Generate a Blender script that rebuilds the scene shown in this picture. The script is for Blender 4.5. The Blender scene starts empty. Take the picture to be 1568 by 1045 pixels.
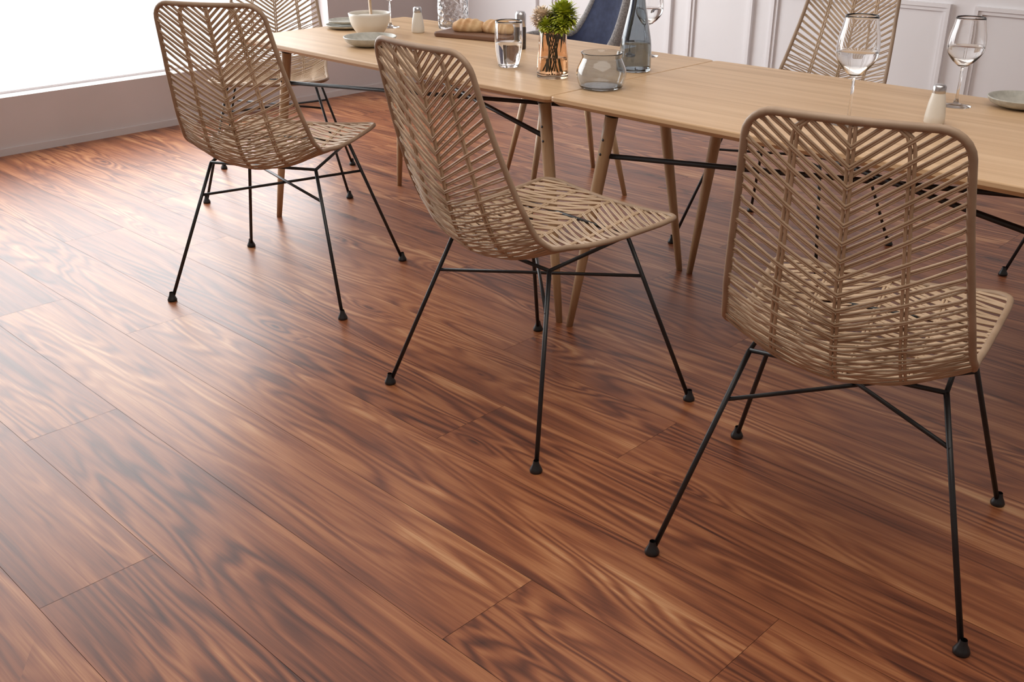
import bpy, bmesh, math, random
import numpy as np
from mathutils import Vector, Matrix
random.seed(7); rng=np.random.RandomState(7)
H=1.28; A0=.772
SA,CA=math.sin(A0),math.cos(A0)
def W(X,Y,z=0): return Vector((H*(CA*X-SA*Y),H*(SA*X+CA*Y),z))
scene=bpy.context.scene
COL=scene.collection

# ---------------------------------------------------------------- materials
def newmat(name):
    m=bpy.data.materials.new(name); m.use_nodes=True
    nt=m.node_tree; b=nt.nodes['Principled BSDF']; return m,nt,b
def N(nt,t,**k):
    n=nt.nodes.new(t)
    for a,v in k.items(): setattr(n,a,v)
    return n
def math_(nt,op,a,b=None,c=None,clamp=False):
    n=N(nt,'ShaderNodeMath',operation=op); n.use_clamp=clamp
    for i,v in enumerate((a,b,c)):
        if v is None: continue
        if isinstance(v,(int,float)): n.inputs[i].default_value=v
        else: nt.links.new(v,n.inputs[i])
    return n.outputs[0]
def ramp(nt,fac,stops,interp='LINEAR'):
    r=N(nt,'ShaderNodeValToRGB'); r.color_ramp.interpolation=interp
    e=r.color_ramp.elements
    while len(e)<len(stops): e.new(.5)
    for el,(p,c) in zip(e,stops): el.position=p; el.color=(*c,1)
    nt.links.new(fac,r.inputs[0]); return r.outputs[0]
def noise(nt,vec,scale,detail=3,rough=.5,dist=0):
    n=N(nt,'ShaderNodeTexNoise'); n.inputs['Scale'].default_value=scale
    n.inputs['Detail'].default_value=detail; n.inputs['Roughness'].default_value=rough
    n.inputs['Distortion'].default_value=dist
    if vec is not None: nt.links.new(vec,n.inputs['Vector'])
    return n.outputs['Fac']
def vscale(nt,vec,s):
    n=N(nt,'ShaderNodeVectorMath',operation='MULTIPLY'); n.inputs[1].default_value=s
    nt.links.new(vec,n.inputs[0]); return n.outputs[0]
def objcoord(nt):
    return N(nt,'ShaderNodeTexCoord').outputs['Object']
def bump(nt,b,h,strength,dist=.001):
    n=N(nt,'ShaderNodeBump'); n.inputs['Strength'].default_value=strength
    n.inputs['Distance'].default_value=dist
    nt.links.new(h,n.inputs['Height']); nt.links.new(n.outputs[0],b.inputs['Normal'])
def noisy(name,c1,c2,rough,scale=6,stretch=(1,1,1),bumpst=0,metal=0):
    m,nt,b=newmat(name)
    v=vscale(nt,objcoord(nt),stretch)
    f=noise(nt,v,scale,4)
    c=ramp(nt,f,[(.3,c1),(.7,c2)])
    nt.links.new(c,b.inputs['Base Color']); b.inputs['Roughness'].default_value=rough
    b.inputs['Metallic'].default_value=metal
    if bumpst: bump(nt,b,f,bumpst)
    return m
def floor_mat():
    m,nt,b=newmat('tiger_wood_planks')
    at=N(nt,'ShaderNodeAttribute',attribute_name='plank')
    sep=N(nt,'ShaderNodeSeparateColor'); nt.links.new(at.outputs['Color'],sep.inputs[0])
    off=vscale(nt,at.outputs['Color'],(37.,19.,11.))
    add=N(nt,'ShaderNodeVectorMath',operation='ADD')
    nt.links.new(objcoord(nt),add.inputs[0]); nt.links.new(off,add.inputs[1])
    P=add.outputs[0]
    # sparse knots
    vo=N(nt,'ShaderNodeTexVoronoi'); vo.inputs['Scale'].default_value=1.0; vo.voronoi_dimensions='2D'
    nt.links.new(vscale(nt,P,(1.5,5.2,1)),vo.inputs['Vector'])
    sc=N(nt,'ShaderNodeSeparateColor'); nt.links.new(vo.outputs['Color'],sc.inputs[0])
    pick=math_(nt,'GREATER_THAN',sc.outputs[0],.66)
    kn=math_(nt,'SUBTRACT',1.0,math_(nt,'MULTIPLY',vo.outputs['Distance'],2.8),clamp=True)
    kn=math_(nt,'MULTIPLY',math_(nt,'MULTIPLY',kn,kn),pick)
    n1=noise(nt,vscale(nt,P,(.55,5.0,1)),1.0,3,.50,.34)
    n1=math_(nt,'ADD',n1,math_(nt,'MULTIPLY',kn,.15))
    r1=math_(nt,'SINE',math_(nt,'MULTIPLY',n1,118.))
    r1=math_(nt,'MULTIPLY_ADD',r1,.5,.5)
    r1=math_(nt,'POWER',r1,.75)
    n2=noise(nt,vscale(nt,P,(.75,12,1)),1.0,5,.62,.36)
    n3=noise(nt,vscale(nt,P,(6,210,1)),1.0,4,.65)
    n4=noise(nt,vscale(nt,P,(.8,4.,1)),1.3,2)
    n5=noise(nt,vscale(nt,P,(1.1,58,1)),1.0,4,.6,.45)
    strength=ramp(nt,n4,[(.38,(.14,)*3),(.58,(.70,)*3)])
    v=math_(nt,'MULTIPLY',math_(nt,'SUBTRACT',r1,.58),math_(nt,'MULTIPLY',strength,.52))
    v=math_(nt,'ADD',v,math_(nt,'MULTIPLY_ADD',math_(nt,'SUBTRACT',n2,.5),1.12,.54))
    v=math_(nt,'ADD',v,math_(nt,'MULTIPLY',math_(nt,'SUBTRACT',n3,.5),.34))
    v=math_(nt,'ADD',v,math_(nt,'MULTIPLY',math_(nt,'SUBTRACT',n5,.5),.45))
    v=math_(nt,'ADD',v,math_(nt,'MULTIPLY',math_(nt,'SUBTRACT',sep.outputs[0],.5),.11))
    v=math_(nt,'SUBTRACT',v,math_(nt,'MULTIPLY',math_(nt,'MULTIPLY',kn,kn),.30))
    dk=math_(nt,'MULTIPLY',math_(nt,'SUBTRACT',n5,.60,clamp=True),2.4)
    v=math_(nt,'SUBTRACT',v,dk)
    c=ramp(nt,v,[(.08,(.045,.014,.009)),(.33,(.138,.042,.019)),(.54,(.250,.083,.034)),(.73,(.37,.150,.062)),(.97,(.58,.33,.165))])
    nt.links.new(c,b.inputs['Base Color'])
    ro=math_(nt,'MULTIPLY_ADD',n3,.10,.32); nt.links.new(ro,b.inputs['Roughness'])
    b.inputs['Specular IOR Level'].default_value=.42
    bump(nt,b,math_(nt,'ADD',n3,math_(nt,'MULTIPLY',n2,.3)),.10,.0008)
    return m
def oak_mat(name,vertical=False,dark=1.0):
    m,nt,b=newmat(name)
    s=(26,26,1.2) if vertical else (1.0,22,22)
    P=vscale(nt,objcoord(nt),s)
    n=noise(nt,P,1.2,4,.55,.4)
    n2=noise(nt,vscale(nt,P,(3,7,7) if not vertical else (7,7,3)),1.0,2)
    v=math_(nt,'MULTIPLY_ADD',n2,.25,math_(nt,'MULTIPLY',n,.8))
    k=dark
    c=ramp(nt,v,[(.3,(.48*k,.30*k,.155*k)),(.5,(.59*k,.39*k,.22*k)),(.7,(.67*k,.465*k,.28*k))])
    nt.links.new(c,b.inputs['Base Color']); b.inputs['Roughness'].default_value=.42
    bump(nt,b,n2,.05)
    return m
def glass_mat(name,col,rough=0,ior=1.45,bumpy=0):
    m,nt,b=newmat(name)
    b.inputs['Transmission Weight'].default_value=1; b.inputs['Base Color'].default_value=(*col,1)
    b.inputs['Roughness'].default_value=rough; b.inputs['IOR'].default_value=ior
    if bumpy:
        v=N(nt,'ShaderNodeTexVoronoi'); v.inputs['Scale'].default_value=bumpy
        nt.links.new(objcoord(nt),v.inputs['Vector']); bump(nt,b,v.outputs['Distance'],.8,.004)
    return m
M={}
M['floor']=floor_mat()
M['gap']=noisy('plank_gap',(.05,.02,.012),(.08,.03,.018),.9)
M['oak']=oak_mat('light_oak_top'); M['leg']=oak_mat('oak_leg',True,.8)
M['rattan']=noisy('rattan',(.40,.275,.17),(.60,.445,.305),.45,9,(1,1,1),.15)
M['rim']=noisy('rattan_rim',(.30,.205,.135),(.42,.30,.205),.5,14)
M['black']=noisy('black_steel',(.010,.010,.011),(.018,.018,.019),.4,20)
M['white']=noisy('white_paint',(.84,.82,.83),(.88,.86,.87),.5,3)
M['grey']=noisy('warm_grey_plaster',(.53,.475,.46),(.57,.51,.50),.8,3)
M['pale']=noisy('pale_warm_plaster',(.78,.74,.70),(.82,.78,.74),.8,3)
M['ceil']=noisy('ceiling_paint',(.8,.8,.8),(.83,.83,.83),.9,3)
M['glass']=glass_mat('clear_glass',(1,1,1)); M['water']=glass_mat('water',(.97,.99,1),0,1.33)
M['smoke']=glass_mat('smoked_glass',(.50,.54,.57)); M['smoke2']=glass_mat('light_smoked_glass',(.74,.77,.79)); M['amber']=glass_mat('amber_glass',(.97,.74,.54))
M['hammer']=glass_mat('hammered_glass',(.95,.95,.95),.08,1.45,60)
M['ceramic']=noisy('speckled_ceramic',(.40,.395,.35),(.55,.54,.48),.35,60)
M['cream']=noisy('cream_glaze',(.74,.70,.62),(.80,.77,.70),.3,8)
M['chrome']=noisy('brushed_steel',(.55,.55,.56),(.65,.65,.66),.25,30,metal=1)
M['walnut']=noisy('walnut_board',(.12,.055,.03),(.22,.11,.06),.5,3,(2,20,20))
M['bread']=noisy('bread_crust',(.50,.24,.09),(.80,.58,.32),.7,22,bumpst=.5)
M['navy']=noisy('navy_velvet',(.012,.017,.045),(.025,.032,.075),.9,40)
M['felt']=noisy('grey_felt',(.16,.15,.15),(.34,.32,.31),.95,160,bumpst=.2)
M['petal_g']=noisy('green_petals',(.26,.34,.02),(.52,.55,.05),.6,30)
M['petal_c']=noisy('cream_petals',(.70,.50,.36),(.90,.80,.64),.6,30)
M['stem']=noisy('flower_stems',(.02,.04,.01),(.05,.08,.025),.6,20)
M['pepper']=noisy('peppercorns',(.02,.015,.012),(.08,.06,.05),.5,200)

# ---------------------------------------------------------------- mesh helpers
class MB:
    def __init__(s): s.v=[]; s.f=[]; s.m=[]
    def add(s,v,f,mi=0):
        o=len(s.v); s.v+= [tuple(p) for p in v]; s.f+=[tuple(i+o for i in q) for q in f]; s.m+=[mi]*len(f)
    def obj(s,name,mats,parent=None,smooth=True,link=True):
        me=bpy.data.meshes.new(name); me.from_pydata(s.v,[],s.f)
        for x in mats: me.materials.append(x)
        me.polygons.foreach_set('material_index',s.m)
        if smooth: me.polygons.foreach_set('use_smooth',[True]*len(s.f))
        me.update()
        bm=bmesh.new(); bm.from_mesh(me); bmesh.ops.recalc_face_normals(bm,faces=bm.faces); bm.to_mesh(me); bm.free()
        return place(name,me,parent) if link else me
def place(name,me,parent=None):
    o=bpy.data.objects.new(name,me); COL.objects.link(o)
    if parent: o.parent=parent
    return o
def empty(name,loc=(0,0,0),rz=0):
    e=bpy.data.objects.new(name,None); COL.objects.link(e); e.location=loc; e.rotation_euler=(0,0,rz); e.empty_display_size=.1
    return e
def tube(mb,pts,rad,sides=8,closed=False,caps=True,mi=0):
    P=np.array(pts,float); n=len(P)
    R=np.full(n,rad) if np.isscalar(rad) else np.array(rad,float)
    if closed: T=np.roll(P,-1,0)-np.roll(P,1,0)
    else: T=np.gradient(P,axis=0)
    T/= np.linalg.norm(T,axis=1)[:,None]+1e-12
    a=np.array([0,0,1.]) if abs(T[0][2])<.9 else np.array([1.,0,0])
    u=np.cross(T[0],a); u/=np.linalg.norm(u)
    vs=[]
    for i in range(n):
        u=u-T[i]*np.dot(u,T[i]); u/=np.linalg.norm(u); w=np.cross(T[i],u)
        for k in range(sides):
            t=2*math.pi*k/sides
            vs.append(P[i]+R[i]*(math.cos(t)*u+math.sin(t)*w))
    fs=[]
    for i in range(n if closed else n-1):
        j=(i+1)%n
        for k in range(sides):
            k2=(k+1)%sides
            fs.append((i*sides+k,i*sides+k2,j*sides+k2,j*sides+k))
    if caps and not closed:
        fs.append(tuple(range(sides))[::-1]); fs.append(tuple((n-1)*sides+k for k in range(sides)))
    mb.add(vs,fs,mi)
def lathe(mb,prof,seg=40,mi=0,c=(0,0,0)):
    vs=[];fs=[];idx=[]
    for r,z in prof:
        if r<1e-6: idx.append([len(vs)]); vs.append((c[0],c[1],c[2]+z))
        else:
            idx.append(list(range(len(vs),len(vs)+seg)))
            vs+=[(c[0]+r*math.cos(2*math.pi*k/seg),c[1]+r*math.sin(2*math.pi*k/seg),c[2]+z) for k in range(seg)]
    for a,b in zip(idx[:-1],idx[1:]):
        for k in range(seg):
            k2=(k+1)%seg
            if len(a)==1 and len(b)==1: continue
            if len(a)==1: fs.append((a[0],b[k2],b[k]))
            elif len(b)==1: fs.append((a[k],a[k2],b[0]))
            else: fs.append((a[k],a[k2],b[k2],b[k]))
    mb.add(vs,fs,mi)
def box(mb,x0,x1,y0,y1,z0,z1,mi=0):
    v=[(x,y,z) for z in (z0,z1) for y in (y0,y1) for x in (x0,x1)]
    mb.add(v,[(0,2,3,1),(4,5,7,6),(0,1,5,4),(2,6,7,3),(0,4,6,2),(1,3,7,5)],mi)
def bez(points,n=40):
    P=[np.array(p,float) for p in points]; P=[2*P[0]-P[1]]+P+[2*P[-1]-P[-2]]
    out=[]; m=len(P)-3
    for i in range(n+1):
        t=i/n*m; k=min(int(t),m-1); u=t-k
        a,b,c,d=P[k:k+4]
        out.append(.5*((2*b)+(-a+c)*u+(2*a-5*b+4*c-d)*u*u+(-a+3*b-3*c+d)*u**3))
    return np.array(out)

# ---------------------------------------------------------------- room
XL=-4.09*H; YB=3.72*H; XR=4.0; YF=-3.0; ZC=2.75
def build_floor():
    w=.187*H; y0=.565*H; g=.00045
    joints={0:-1.857*H,1:-.871*H,2:-2.19*H,3:-1.3*H,-1:-1.35*H,-2:-.75*H}
    mb=MB(); cols=[]
    k0=int(math.floor((YF-y0)/w)); k1=int(math.ceil((YB-y0)/w))
    L=2.1
    for k in range(k0,k1):
        a=max(y0+k*w,YF); b=min(y0+(k+1)*w,YB)
        j=joints.get(k,rng.uniform(-2.5,0))
        x=j-L*math.ceil((j-XL)/L)
        while x<XR:
            xa=max(x,XL); xb=min(x+L,XR)
            if xb-xa>.01:
                mb.add([(xa+g,a+g,0),(xb-g,a+g,0),(xb-g,b-g,0),(xa+g,b-g,0)],[(0,1,2,3)],0)
                cols.append((rng.rand(),rng.rand(),rng.rand(),1))
            x+=L
    mb.add([(XL,YF,-.0015),(XR,YF,-.0015),(XR,YB,-.0015),(XL,YB,-.0015)],[(0,1,2,3)],1); cols.append((0,0,0,1))
    mb.add([(XL,YF,-.05),(XR,YF,-.05),(XR,YB,-.05),(XL,YB,-.05)],[(3,2,1,0)],1); cols.append((0,0,0,1))
    me=bpy.data.meshes.new('floor'); me.from_pydata(mb.v,[],mb.f)
    me.materials.append(M['floor']); me.materials.append(M['gap'])
    me.polygons.foreach_set('material_index',mb.m)
    at=me.attributes.new('plank','FLOAT_COLOR','FACE'); at.data.foreach_set('color',[c for t in cols for c in t])
    me.update(); place('floor',me)
build_floor()
WY0,WY1=.35,3.80; SILL=.275; WT=2.45; TH=.16
mb=MB()
box(mb,XL-TH,XL,YF,YB+TH,-.05,SILL)
box(mb,XL-TH,XL,YF,YB+TH,WT,ZC)
box(mb,XL-TH,XL,WY1,YB+TH,SILL,WT)
box(mb,XL-TH,XL,YF,WY0,SILL,WT)
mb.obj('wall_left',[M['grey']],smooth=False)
mb=MB()
fx0,fx1=XL-.15,XL-.10
for (a,b,c,d) in [(WY0,WY0+.05,SILL,WT),(WY1-.05,WY1,SILL,WT),(WY0,WY1,SILL,SILL+.012),(WY0,WY1,WT-.05,WT)]:
    box(mb,fx0,fx1,a,b,c,d)
mb.obj('window_1',[M['white']],smooth=False)
mb=MB(); box(mb,XL,XL+.010,YF,YB,0,.035); mb.obj('baseboard_left',[M['grey']],smooth=False)
mb=MB(); box(mb,XL-TH,XR+TH,YB,YB+TH,-.05,ZC); mb.obj('wall_back',[M['white']],smooth=False)
mb=MB(); box(mb,XR,XR+TH,YF-TH,YB,-.05,ZC); mb.obj('wall_right',[M['pale']],smooth=False)
mb=MB(); box(mb,XL-TH,XR,YF-TH,YF,-.05,ZC); mb.obj('wall_front',[M['pale']],smooth=False)
mb=MB(); box(mb,XL,XR,YB-.015,YB,0,.09); mb.obj('baseboard_back',[M['white']],smooth=False)
mb=MB(); box(mb,XL-TH,XR+TH,YF-TH,YB+TH,ZC,ZC+.1); mb.obj('ceiling',[M['ceil']],smooth=False)
mb=MB()
def frame(x0,x1,z0,z1):
    for off,d,wd in ((0,.020,.016),(.0162,.012,.016)):
        a,b,c,e=x0+off,x1-off,z0+off,z1-off
        box(mb,a,b,YB-d,YB+.004,c,c+wd); box(mb,a,b,YB-d,YB+.004,e-wd,e)
        box(mb,a,a+wd,YB-d-.0004,YB+.004,c+wd+.0002,e-wd-.0002); box(mb,b-wd,b,YB-d-.0004,YB+.004,c+wd+.0002,e-wd-.0002)
xs=[(-4.0,-3.45),(-3.36,-2.67),(-2.58,-2.275),(-2.19,-1.49),(-1.405,-.705),(-.62,.08),(.165,.865),(.95,1.65),(1.735,2.435)]
for a,b in xs:
    frame(a*H,b*H,.20,.575*H)
    frame(a*H,b*H,.88,2.5)
mb.obj('trim_1',[M['white']],smooth=False)

# ---------------------------------------------------------------- rattan chair
prof=bez([(-.362,.943),(-.335,.82),(-.306,.69),(-.280,.58),(-.246,.49),(-.185,.440),(-.09,.430),(.02,.440),(.12,.458),(.21,.477),(.262,.480)],200)
seg=np.linalg.norm(np.diff(prof,axis=0),axis=1); ARC=np.concatenate([[0],np.cumsum(seg)]); LT=ARC[-1]
tan=np.gradient(prof,axis=0); tan/=np.linalg.norm(tan,axis=1)[:,None]
nor=np.stack([-tan[:,1],tan[:,0]],1)   # toward sitter
RC=.045
def interp(v,xs_,ys_): return float(np.interp(v,xs_,ys_))
def halfw(V):
    f=V/LT
    w=interp(f,[0,.15,.35,.48,.56,.65,.8,.93,1],[.164,.179,.205,.219,.217,.218,.228,.238,.238])
    for d in (V,LT-V):
        if d<RC: w-=RC*(1-math.sqrt(max(0,1-(1-d/RC)**2)))
    return w
def S(x,V,off=0):
    V=min(max(V,0),LT)
    y=np.interp(V,ARC,prof[:,0]); z=np.interp(V,ARC,prof[:,1])
    ny=np.interp(V,ARC,nor[:,0]); nz=np.interp(V,ARC,nor[:,1])
    f=V/LT
    r=interp(f,[0,.2,.42,.52,.62,.75,.93,1],[.018,.035,.062,.070,.066,.042,.016,.012])
    k=(abs(x)/.22)**2
    o=r*k+off
    return (x,y+ny*o,z+nz*o)
def build_chair_meshes():
    out=[]
    mb=MB(); c=.008; i=0
    def theta(c):
        return interp(c/LT,[0,.25,.42,.55,.7,1.0,1.2],[42,36,14,6,18,30,32])
    def pitch(c):
        return interp(c/LT,[0,.30,.40,.52,.62,.75,1.2],[.0172,.0162,.0124,.0117,.0140,.0170,.0176])
    while c<LT+.2:
        th=math.tan(math.radians(theta(c)))
        low=interp(c/LT,[.3,.42,.55,.68],[0,1,1,0])
        for sg in (-1,1):
            ph=rng.uniform(0,6.28)
            for d in (-.00235,.00235):
                d2=d*(1+.25*low)
                pts=[]
                def Vx(x):
                    return c+d2-x*th+low*.0022*math.sin(x*62+ph+ (2.2 if d>0 else 0))
                for j in range(17):
                    s=j/16; x=s*.245
                    V=Vx(x)
                    if V<0 or V>LT: continue
                    hw=halfw(V)
                    if x>hw: break
                    fr=x/hw
                    off=.0024*math.cos(2*math.pi*fr)*(1 if i%2 else -1)
                    pts.append(S(sg*x,V,off))
                if pts:
                    xl=abs(pts[-1][0])
                    for x in np.linspace(xl,xl+.018,6)[1:]:
                        V=Vx(x)
                        if V<0 or V>LT or x>halfw(V): break
                        pts.append(S(sg*x,V,0))
                if len(pts)>=2: tube(mb,pts,.00235,6,caps=False)
        c+=pitch(c); i+=1
    for fr in (-.52,0,.52):
        for d in (-.0036,.0036):
            pts=[S(fr*min(halfw(V),.232)+d,V,0) for V in np.linspace(0.0,LT,60)]
            tube(mb,pts,.0032,6)
    out.append(('woven_shell',mb.obj('woven_shell',[M['rattan']],link=False)))
    mb=MB()
    pts=[]
    def Vs():
        a=[RC*(1-math.cos(t)) for t in np.linspace(0,math.pi/2,7)]
        b=list(np.linspace(RC,LT-RC,60))[1:-1]
        return a+b+[LT-x for x in a[::-1]]
    vs_=Vs()
    for V in vs_: pts.append(S(halfw(V),V))
    w=halfw(LT)
    for x in np.linspace(w,-w,12)[1:-1]: pts.append(S(x,LT))
    for V in vs_[::-1]: pts.append(S(-halfw(V),V))
    w=halfw(0)
    for x in np.linspace(-w,w,12)[1:-1]: pts.append(S(x,0))
    tube(mb,pts,.0068,10,closed=True)
    out.append(('rattan_rim',mb.obj('rattan_rim',[M['rim']],link=False)))
    mb=MB()
    tops={}
    for n,(sx,sy) in enumerate([(-1,-1),(1,-1),(1,1),(-1,1)]):
        foot=np.array([sx*.2985,sy*.2725,.004]); top=np.array([sx*.180,sy*.130,.446+.014*sy])
        tube(mb,[foot,foot*.5+top*.5,top],.0056,10)
        lathe(mb,[(0,0),(.0145,0),(.0155,.005),(.013,.011),(.0085,.020),(.0065,.03)],16,c=(foot[0],foot[1],0))
        d=(top-foot); tops[(sx,sy)]=(top,foot+d*(.335/.437))
    for a,b in (((-1,-1),(1,1)),((1,-1),(-1,1))):
        dz=0 if a[0]<0 else .009
        tube(mb,[tops[a][1]+[0,0,dz],tops[b][1]+[0,0,dz]],.0045,8)
    ring=[tops[k][0] for k in ((-1,-1),(1,-1),(1,1),(-1,1))]
    for q in range(4):
        tube(mb,[ring[q],ring[(q+1)%4]],.0048,8)
    out.append(('steel_legs',mb.obj('steel_legs',[M['black']],link=False)))
    return out
CH=build_chair_meshes()
def chair(X,Y,yaw):
    e=empty('dining_chair',W(X,Y),A0-yaw)
    for n,me in CH: place(n,me,e)
    return e
chair(-.587,2.557,.251)
chair(.053,1.910,.860)
chair(.533,1.419,.517)
chair(-.80,3.49,math.pi-.12)
chair(.786,2.844,A0+math.pi)
chair(1.646,2.58,A0+math.pi)

# ---------------------------------------------------------------- tables
ZT=.557*H; TL=1.222*H; TY0,TY1=1.641*H,2.273*H; XJ=-1.488*H
def build_table():
    hw=(TY1-TY0)/2; hl=TL/2-.0012; th=.024; rc=.018
    out=[]
    ring=[]
    def corner(cx_,cy_,a0):
        for k in range(7):
            a=a0+k/6*math.pi/2; ring.append((cx_+rc*math.cos(a),cy_+rc*math.sin(a)))
    corner(hl-rc,hw-rc,0)
    for x in np.linspace(hl-rc,-hl+rc,22)[1:-1]: ring.append((x,hw+.008*(1-(x/hl)**2)))
    corner(-hl+rc,hw-rc,math.pi/2); corner(-hl+rc,-hw+rc,math.pi)
    for x in np.linspace(-hl+rc,hl-rc,22)[1:-1]: ring.append((x,-hw-.008*(1-(x/hl)**2)))
    corner(hl-rc,-hw+rc,1.5*math.pi)
    mb=MB(); n=len(ring)
    def lay(ins,z): 
        o=[]
        for x,y in ring:
            o.append((x-math.copysign(ins,x),y-math.copysign(ins,y),z))
        return o
    layers=[lay(.014,ZT-th),lay(.003,ZT-th+.009),lay(0,ZT-.012),lay(0,ZT-.003),lay(.001,ZT-.0008),lay(.003,ZT)]
    v=[p for l in layers for p in l]; f=[]
    for i in range(len(layers)-1):
        for k in range(n):
            f.append((i*n+k,i*n+(k+1)%n,(i+1)*n+(k+1)%n,(i+1)*n+k))
    f.append(tuple(range(n))[::-1]); f.append(tuple((len(layers)-1)*n+k for k in range(n)))
    mb.add(v,f)
    out.append(('table_top',mb.obj('table_top',[M['oak']],smooth=False,link=False)))
    mb=MB(); mk=MB()
    br={}
    for sx in (-1,1):
        for sy in (-1,1):
            foot=np.array([sx*(hl-.020),sy*(hw-.088),0]); top=np.array([sx*(hl-.130),sy*(hw-.125),ZT-th])
            ts=[0,.3,.6,.85,1]
            tube(mb,[foot+(top-foot)*t for t in ts],[.0105,.0145,.018,.019,.019],16)
            p=foot+(top-foot)*.80; br[(sx,sy)]=p
            q=foot+(top-foot)*.955
            tube(mk,[q,q+(top-q)*.99],.0205,16)
            for t in (.80,.86):
                q=foot+(top-foot)*t
                tube(mk,[q+np.array([0,-.0195*1,0]),q+np.array([0,.0195,0])],.004,8)
    for a,b in (((-1,-1),(1,1)),((1,-1),(-1,1))):
        dz=-.007 if a[0]<0 else .007
        tube(mk,[br[a]+[0,0,dz],br[b]+[0,0,dz]],.0075,10)
    for sx in (-1,1):
        box(mk,sx*(hl-.130)-.02,sx*(hl-.130)+.02,-hw+.10,hw-.10,ZT-th-.006,ZT-th-.0003)
    out.append(('oak_legs',mb.obj('oak_legs',[M['leg']],link=False)))
    out.append(('steel_brace',mk.obj('steel_brace',[M['black']],link=False)))
    return out
TB=build_table()
for cxx in (XJ-TL/2,XJ+TL/2):
    e=empty('dining_table',(cxx,(TY0+TY1)/2,0))
    for n,me in TB: place(n,me,e)

# ---------------------------------------------------------------- upholstered chair
def shell_chair():
    e=empty('upholstered_armchair',W(.18,3.48),A0-(math.pi+1.35))
    nphi,nz=48,12
    def pt(u,v,r,inner):
        phi=math.radians(-112+224*u)       # 0 = back
        a=abs(phi)/math.radians(112)
        t=min(1,max(0,(a-.22)/.42)); t=t*t*(3-2*t)
        top=.92-.31*t
        z=.42+(top-.42)*v
        lean=.05*v
        rx=.235+lean-r; ry=.225+lean*1.3-r
        k=1-.28*(1-v)**2
        return (rx*k*math.sin(phi),-ry*k*math.cos(phi),z)
    for nm,mat,r in (('outer_shell','felt',0),('inner_upholstery','navy',.028)):
        mb=MB(); v=[];f=[]
        for i in range(nphi+1):
            for j in range(nz+1): v.append(pt(i/nphi,j/nz,r,0))
        for i in range(nphi):
            for j in range(nz):
                a=i*(nz+1)+j; f.append((a,a+1,a+nz+2,a+nz+1))
        mb.add(v,f); o=mb.obj(nm,[M[mat]],e)
        if r==0:
            s=o.modifiers.new('t','SOLIDIFY'); s.thickness=.012; s.offset=0
    mb=MB()
    pts=[pt(i/nphi,1,.014,0) for i in range(nphi+1)]
    pts=[pt(0,j/nz,.014,0) for j in range(nz)]+pts+[pt(1,j/nz,.014,0) for j in range(nz)][::-1]
    tube(mb,pts,.019,10); mb.obj('shell_piping',[M['felt']],e)
    mb=MB(); lathe(mb,[(0,.40),(.17,.40),(.195,.43),(.205,.46),(.19,.485),(.15,.497),(0,.50)],40)
    mb.obj('seat_cushion',[M['navy']],e)
    mb=MB()
    for sx in (-1,1):
        for sy in (-1,1):
            tube(mb,[(sx*.235,sy*.21,0),(sx*.15,sy*.13,.41)],[.010,.018],12)
    tube(mb,[(-.15,-.13,.385),(.15,.13,.385)],.012,8); tube(mb,[(.15,-.13,.385),(-.15,.13,.385)],.012,8)
    mb.obj('wooden_legs',[M['leg']],e)
shell_chair()

# ---------------------------------------------------------------- tableware
def thing(name,X,Y,rz=0): return empty(name,W(X,Y,ZT),rz)
def wine_glass(X,Y,h=.245,r=.046,water=True):
    e=thing('wine_glass',X,Y)
    mb=MB(); s=h*.44
    bowl=[(.0035,s),(.012,s+.004),(r*.62,s+h*.08),(r*.93,s+h*.17),(r,s+h*.25),(r*.96,s+h*.36),(r*.84,s+h*.47),(r*.76,h)]
    inner=[(x-.0012,z+ (.003 if i<3 else 0)) for i,(x,z) in enumerate(bowl)][1:]
    P=[(0,0),(r*.82,0),(r*.82,.0015),(r*.5,.003),(.008,.007),(.0037,.02),(.0032,s*.6)]+[tuple(p) for p in bez(bowl,24)]
    P+= [tuple(p) for p in bez(inner[::-1],24)]+[(0,s+.007)]
    lathe(mb,P,48); mb.obj('glass_body',[M['glass']],e)
    if water:
        zt=s+h*.24
        pr=[tuple(p) for p in bez(inner,24) if p[1]<zt]
        mb=MB(); lathe(mb,[(0,s+.0075)]+[(x-.0004,z+.0006) for x,z in pr]+[(pr[-1][0],zt),(0,zt)],48); mb.obj('water_fill',[M['water']],e)
wine_glass(.6425,1.950,.256,.050); wine_glass(.914,2.115,.225,.047)
wine_glass(.352,2.735,.225,.047); wine_glass(-.375,3.27,.225,.045)

def tumbler(name,X,Y,prof_o,t,mat,floor_t=.006,water=None):
    e=thing(name,X,Y); mb=MB()
    po=[tuple(p) for p in bez(prof_o,30)]
    pi=[(max(x-t,.001),max(z,floor_t)) for x,z in po]
    lathe(mb,[(0,0)]+po+pi[::-1]+[(0,floor_t)],56); mb.obj('glass_wall',[M[mat]],e)
    if water:
        w=[p for p in pi if p[1]<=water]
        mb=MB(); lathe(mb,[(0,floor_t+.0005)]+[(x-.0005,z+.0005) for x,z in w]+[(w[-1][0]-.0005,water),(0,water)],48)
        mb.obj('water_fill',[M['water']],e)
    return e
tumbler('drinking_glass',-.008,2.575,[(.028,0),(.035,.012),(.042,.05),(.044,.09),(.0425,.14)],.0016,'glass',.008,.075)
tumbler('squat_glass_vase',.198,2.302,[(.050,0),(.062,.008),(.0705,.035),(.069,.055),(.058,.080),(.056,.088),(.060,.100)],.003,'smoke2',.008)
tumbler('glass_carafe',.297,2.522,[(.044,0),(.0485,.006),(.0485,.05),(.046,.09),(.034,.15),(.024,.20),(.021,.25),(.023,.30)],.0025,'smoke',.008,.085)
tumbler('hammered_glass_vase',-.18,3.25,[(.052,0),(.058,.006),(.060,.06),(.060,.13)],.004,'hammer',.01)
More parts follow.
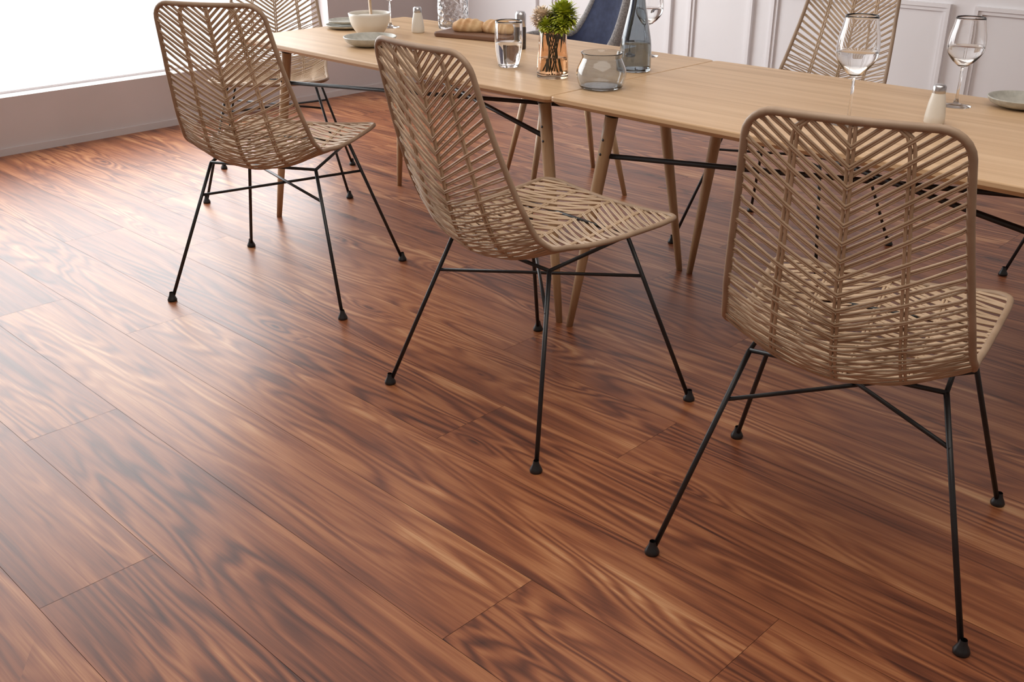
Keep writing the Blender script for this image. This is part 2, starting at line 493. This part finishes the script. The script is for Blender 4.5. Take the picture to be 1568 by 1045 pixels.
def shaker(X,Y,s=1.0,name='salt_shaker'):
    e=thing(name,X,Y); mb=MB()
    lathe(mb,[(0,0),(.024*s,0),(.0265*s,.004),(.026*s,.02),(.022*s,.05),(.0165*s,.074)],32)
    lathe(mb,[(.0165*s,.074),(0,.0741)],32); mb.obj('ceramic_body',[M['cream']],e)
    mb=MB(); lathe(mb,[(.0168*s,.074),(.0172*s,.078),(.0172*s,.090),(.013*s,.0945),(0,.0955)],32); mb.obj('metal_cap',[M['chrome']],e)
shaker(.809,1.955,.92); shaker(-.28,3.154,.92)
e=thing('pepper_mill',.023,2.85); mb=MB()
lathe(mb,[(0,0),(.018,0),(.019,.004),(.019,.07),(.0175,.075)],28); mb.obj('pepper_body',[M['pepper']],e)
mb=MB(); lathe(mb,[(.0175,.075),(.0185,.078),(.0185,.115),(.014,.125),(0,.127)],28); mb.obj('steel_top',[M['chrome']],e)

def dish(name,X,Y,r,h,mat,zoff=0):
    e=empty(name,W(X,Y,ZT+zoff)); mb=MB(); t=.004
    po=[tuple(p) for p in bez([(r*.5,0),(r*.62,.003),(r*.88,h*.45),(r,h)],16)]
    pi=[(x-t if x>t else x,max(z+.001,.0045)) for x,z in po]
    lathe(mb,[(0,0)]+po+[(r-.002,h+.0015)]+pi[::-1]+[(0,.005)],56); mb.obj('dish_body',[M[mat]],e); return e
dish('shallow_bowl',1.043,2.10,.088,.026,'ceramic')
dish('shallow_bowl',-.391,2.904,.094,.032,'ceramic')
dish('ceramic_plate',-.505,3.25,.085,.014,'ceramic'); dish('side_plate',-.505,3.25,.075,.014,'ceramic',.0165)
e=dish('serving_bowl',-.42,3.135,.080,.075,'cream')
mb=MB(); tube(mb,[tuple(p) for p in bez([(.01,.0,.055),(-.03,.03,.078),(-.07,.06,.112),(-.11,.09,.15)],16)],[.006]*17,8)
mb.obj('wooden_spoon',[M['leg']],e)
mb=MB(); lathe(mb,[(0,.052),(.05,.056),(.066,.06),(.05,.066),(0,.07)],32); mb.obj('salad_filling',[M['cream']],e)

e=empty('cutting_board',W(-.094,3.07,ZT),.25)
mb=MB(); bx,by=.155,.085
ring=[]
for cx_,cy_,a0 in ((bx,by,0),(-bx,by,90),(-bx,-by,180),(bx,-by,270)):
    for k in range(6):
        a=math.radians(a0+k*18); ring.append((cx_-math.copysign(.02,cx_)+.02*math.cos(a),cy_-math.copysign(.02,cy_)+.02*math.sin(a)))
v=[(x*s,y*s,z) for s,z in ((.975,0),(1,.004),(1,.013),(.985,.016)) for x,y in ring]; n=len(ring)
f=[(i*n+k,i*n+(k+1)%n,(i+1)*n+(k+1)%n,(i+1)*n+k) for i in range(3) for k in range(n)]+[tuple(range(n))[::-1],tuple(3*n+k for k in range(n))]
mb.add(v,f); mb.obj('board_slab',[M['walnut']],e,smooth=False)
def loaf(X,Y,rz,L,r,z):
    e=empty('bread_loaf',W(X,Y,z),rz); mb=MB(); v=[];f=[];n,m=40,20
    for i in range(n+1):
        t=i/n*2-1; w=math.sqrt(max(0,1-abs(t)**2.6))
        for k in range(m):
            a=2*math.pi*k/m; zz=r*.85*w*math.sin(a)
            sc=1+.07*math.sin(t*14+a*1.5)*(math.sin(a)>0)
            v.append((t*L/2,r*w*math.cos(a)*sc,max(zz*sc,-r*.45)+r*.45))
    for i in range(n):
        for k in range(m): f.append((i*m+k,i*m+(k+1)%m,(i+1)*m+(k+1)%m,(i+1)*m+k))
    mb.add(v,f); mb.obj('crust',[M['bread']],e)
loaf(-.125,3.09,.55,.13,.035,ZT+.0162); loaf(-.04,3.055,.15,.15,.036,ZT+.0162)

e=tumbler('flower_vase',.095,2.44,[(.044,0),(.047,.005),(.046,.05),(.043,.09),(.040,.135)],.0025,'amber',.012,.055)
def bloom(c,R,n,mi,mb,pw=.13):
    for i in range(n):
        t=math.acos(1-1.75*(i+.5)/n); p=i*2.39996
        d=Vector((math.sin(t)*math.cos(p),math.sin(t)*math.sin(p),math.cos(t)))
        side=d.cross(Vector((0,0,1)));
        if side.length<1e-3: side=Vector((1,0,0))
        side.normalize(); up=side.cross(d)
        rr=R*(.78+.34*rng.rand())
        b=Vector(c)+d*R*.25; m1=Vector(c)+d*rr*.75+up*R*.14*rng.uniform(-.3,1); tip=Vector(c)+d*rr
        w=R*pw
        mb.add([b-side*w*.4,b+side*w*.4,m1+side*w,tip+side*w*.25,tip-side*w*.25,m1-side*w],[(0,1,2,5),(5,2,3,4)],mi)
mb=MB()
bloom((.024,.016,.174),.050,320,0,mb); bloom((.042,-.012,.150),.033,170,0,mb)
bloom((-.030,-.018,.168),.037,260,1,mb); bloom((-.034,.020,.160),.030,180,1,mb); bloom((.002,-.036,.150),.027,160,0,mb)
mb.obj('blooms',[M['petal_g'],M['petal_c']],e,smooth=False)
mb=MB()
for k in range(12):
    a=k*2.4; r0=.012+.006*(k%3)
    p1=(.03*math.cos(a),.03*math.sin(a),.145)
    tube(mb,[tuple(p) for p in bez([(r0*math.cos(a+2),r0*math.sin(a+2),.016),(.012*math.cos(a+1),.012*math.sin(a+1),.08),p1],10)],.0016,6)
for k in range(9):
    a=k*.7; 
    tube(mb,[tuple(p) for p in bez([(.03*math.cos(a),.03*math.sin(a),.145),(.034*math.cos(a),.034*math.sin(a),.12),(.030*math.cos(a),.030*math.sin(a),.075+.02*(k%3))],8)],[.001,.002,.003,.0035,.0035,.003,.002,.0012,.0005],5)
mb.obj('stems',[M['stem']],e)

# ---------------------------------------------------------------- light
w=bpy.data.worlds.new('World'); scene.world=w; w.use_nodes=True
bg=w.node_tree.nodes['Background']; bg.inputs[0].default_value=(1,.995,.99,1); bg.inputs[1].default_value=1.2
def area(name,loc,rot,sx,sy,p,col=(1,1,1)):
    l=bpy.data.lights.new(name,'AREA'); l.shape='RECTANGLE'; l.size=sx; l.size_y=sy; l.energy=p; l.color=col
    o=bpy.data.objects.new(name,l); COL.objects.link(o); o.location=loc; o.rotation_euler=rot; return o
area('window_daylight',(XL-.5,(WY0+WY1)/2,1.3),(0,-math.pi/2,0),3.2,4.8,240,(.95,.98,1))
area('overhead_fill',(-.7,1.0,ZC-.02),(0,0,0),3.2,2.8,58,(1,.94,.86))  # unseen soft fill added overhead to light the table top, not a room fixture

# ---------------------------------------------------------------- camera
cam=bpy.data.cameras.new('camera'); cam.lens=35.92; cam.sensor_width=36; cam.sensor_fit='HORIZONTAL'; cam.clip_start=.05
co=bpy.data.objects.new('camera',cam); COL.objects.link(co); co.location=(0,0,H); co.rotation_euler=(math.pi/2-.433,0,A0)
scene.camera=co
scene.view_settings.view_transform='Standard'
scene.view_settings.look='None'
scene.view_settings.exposure=0
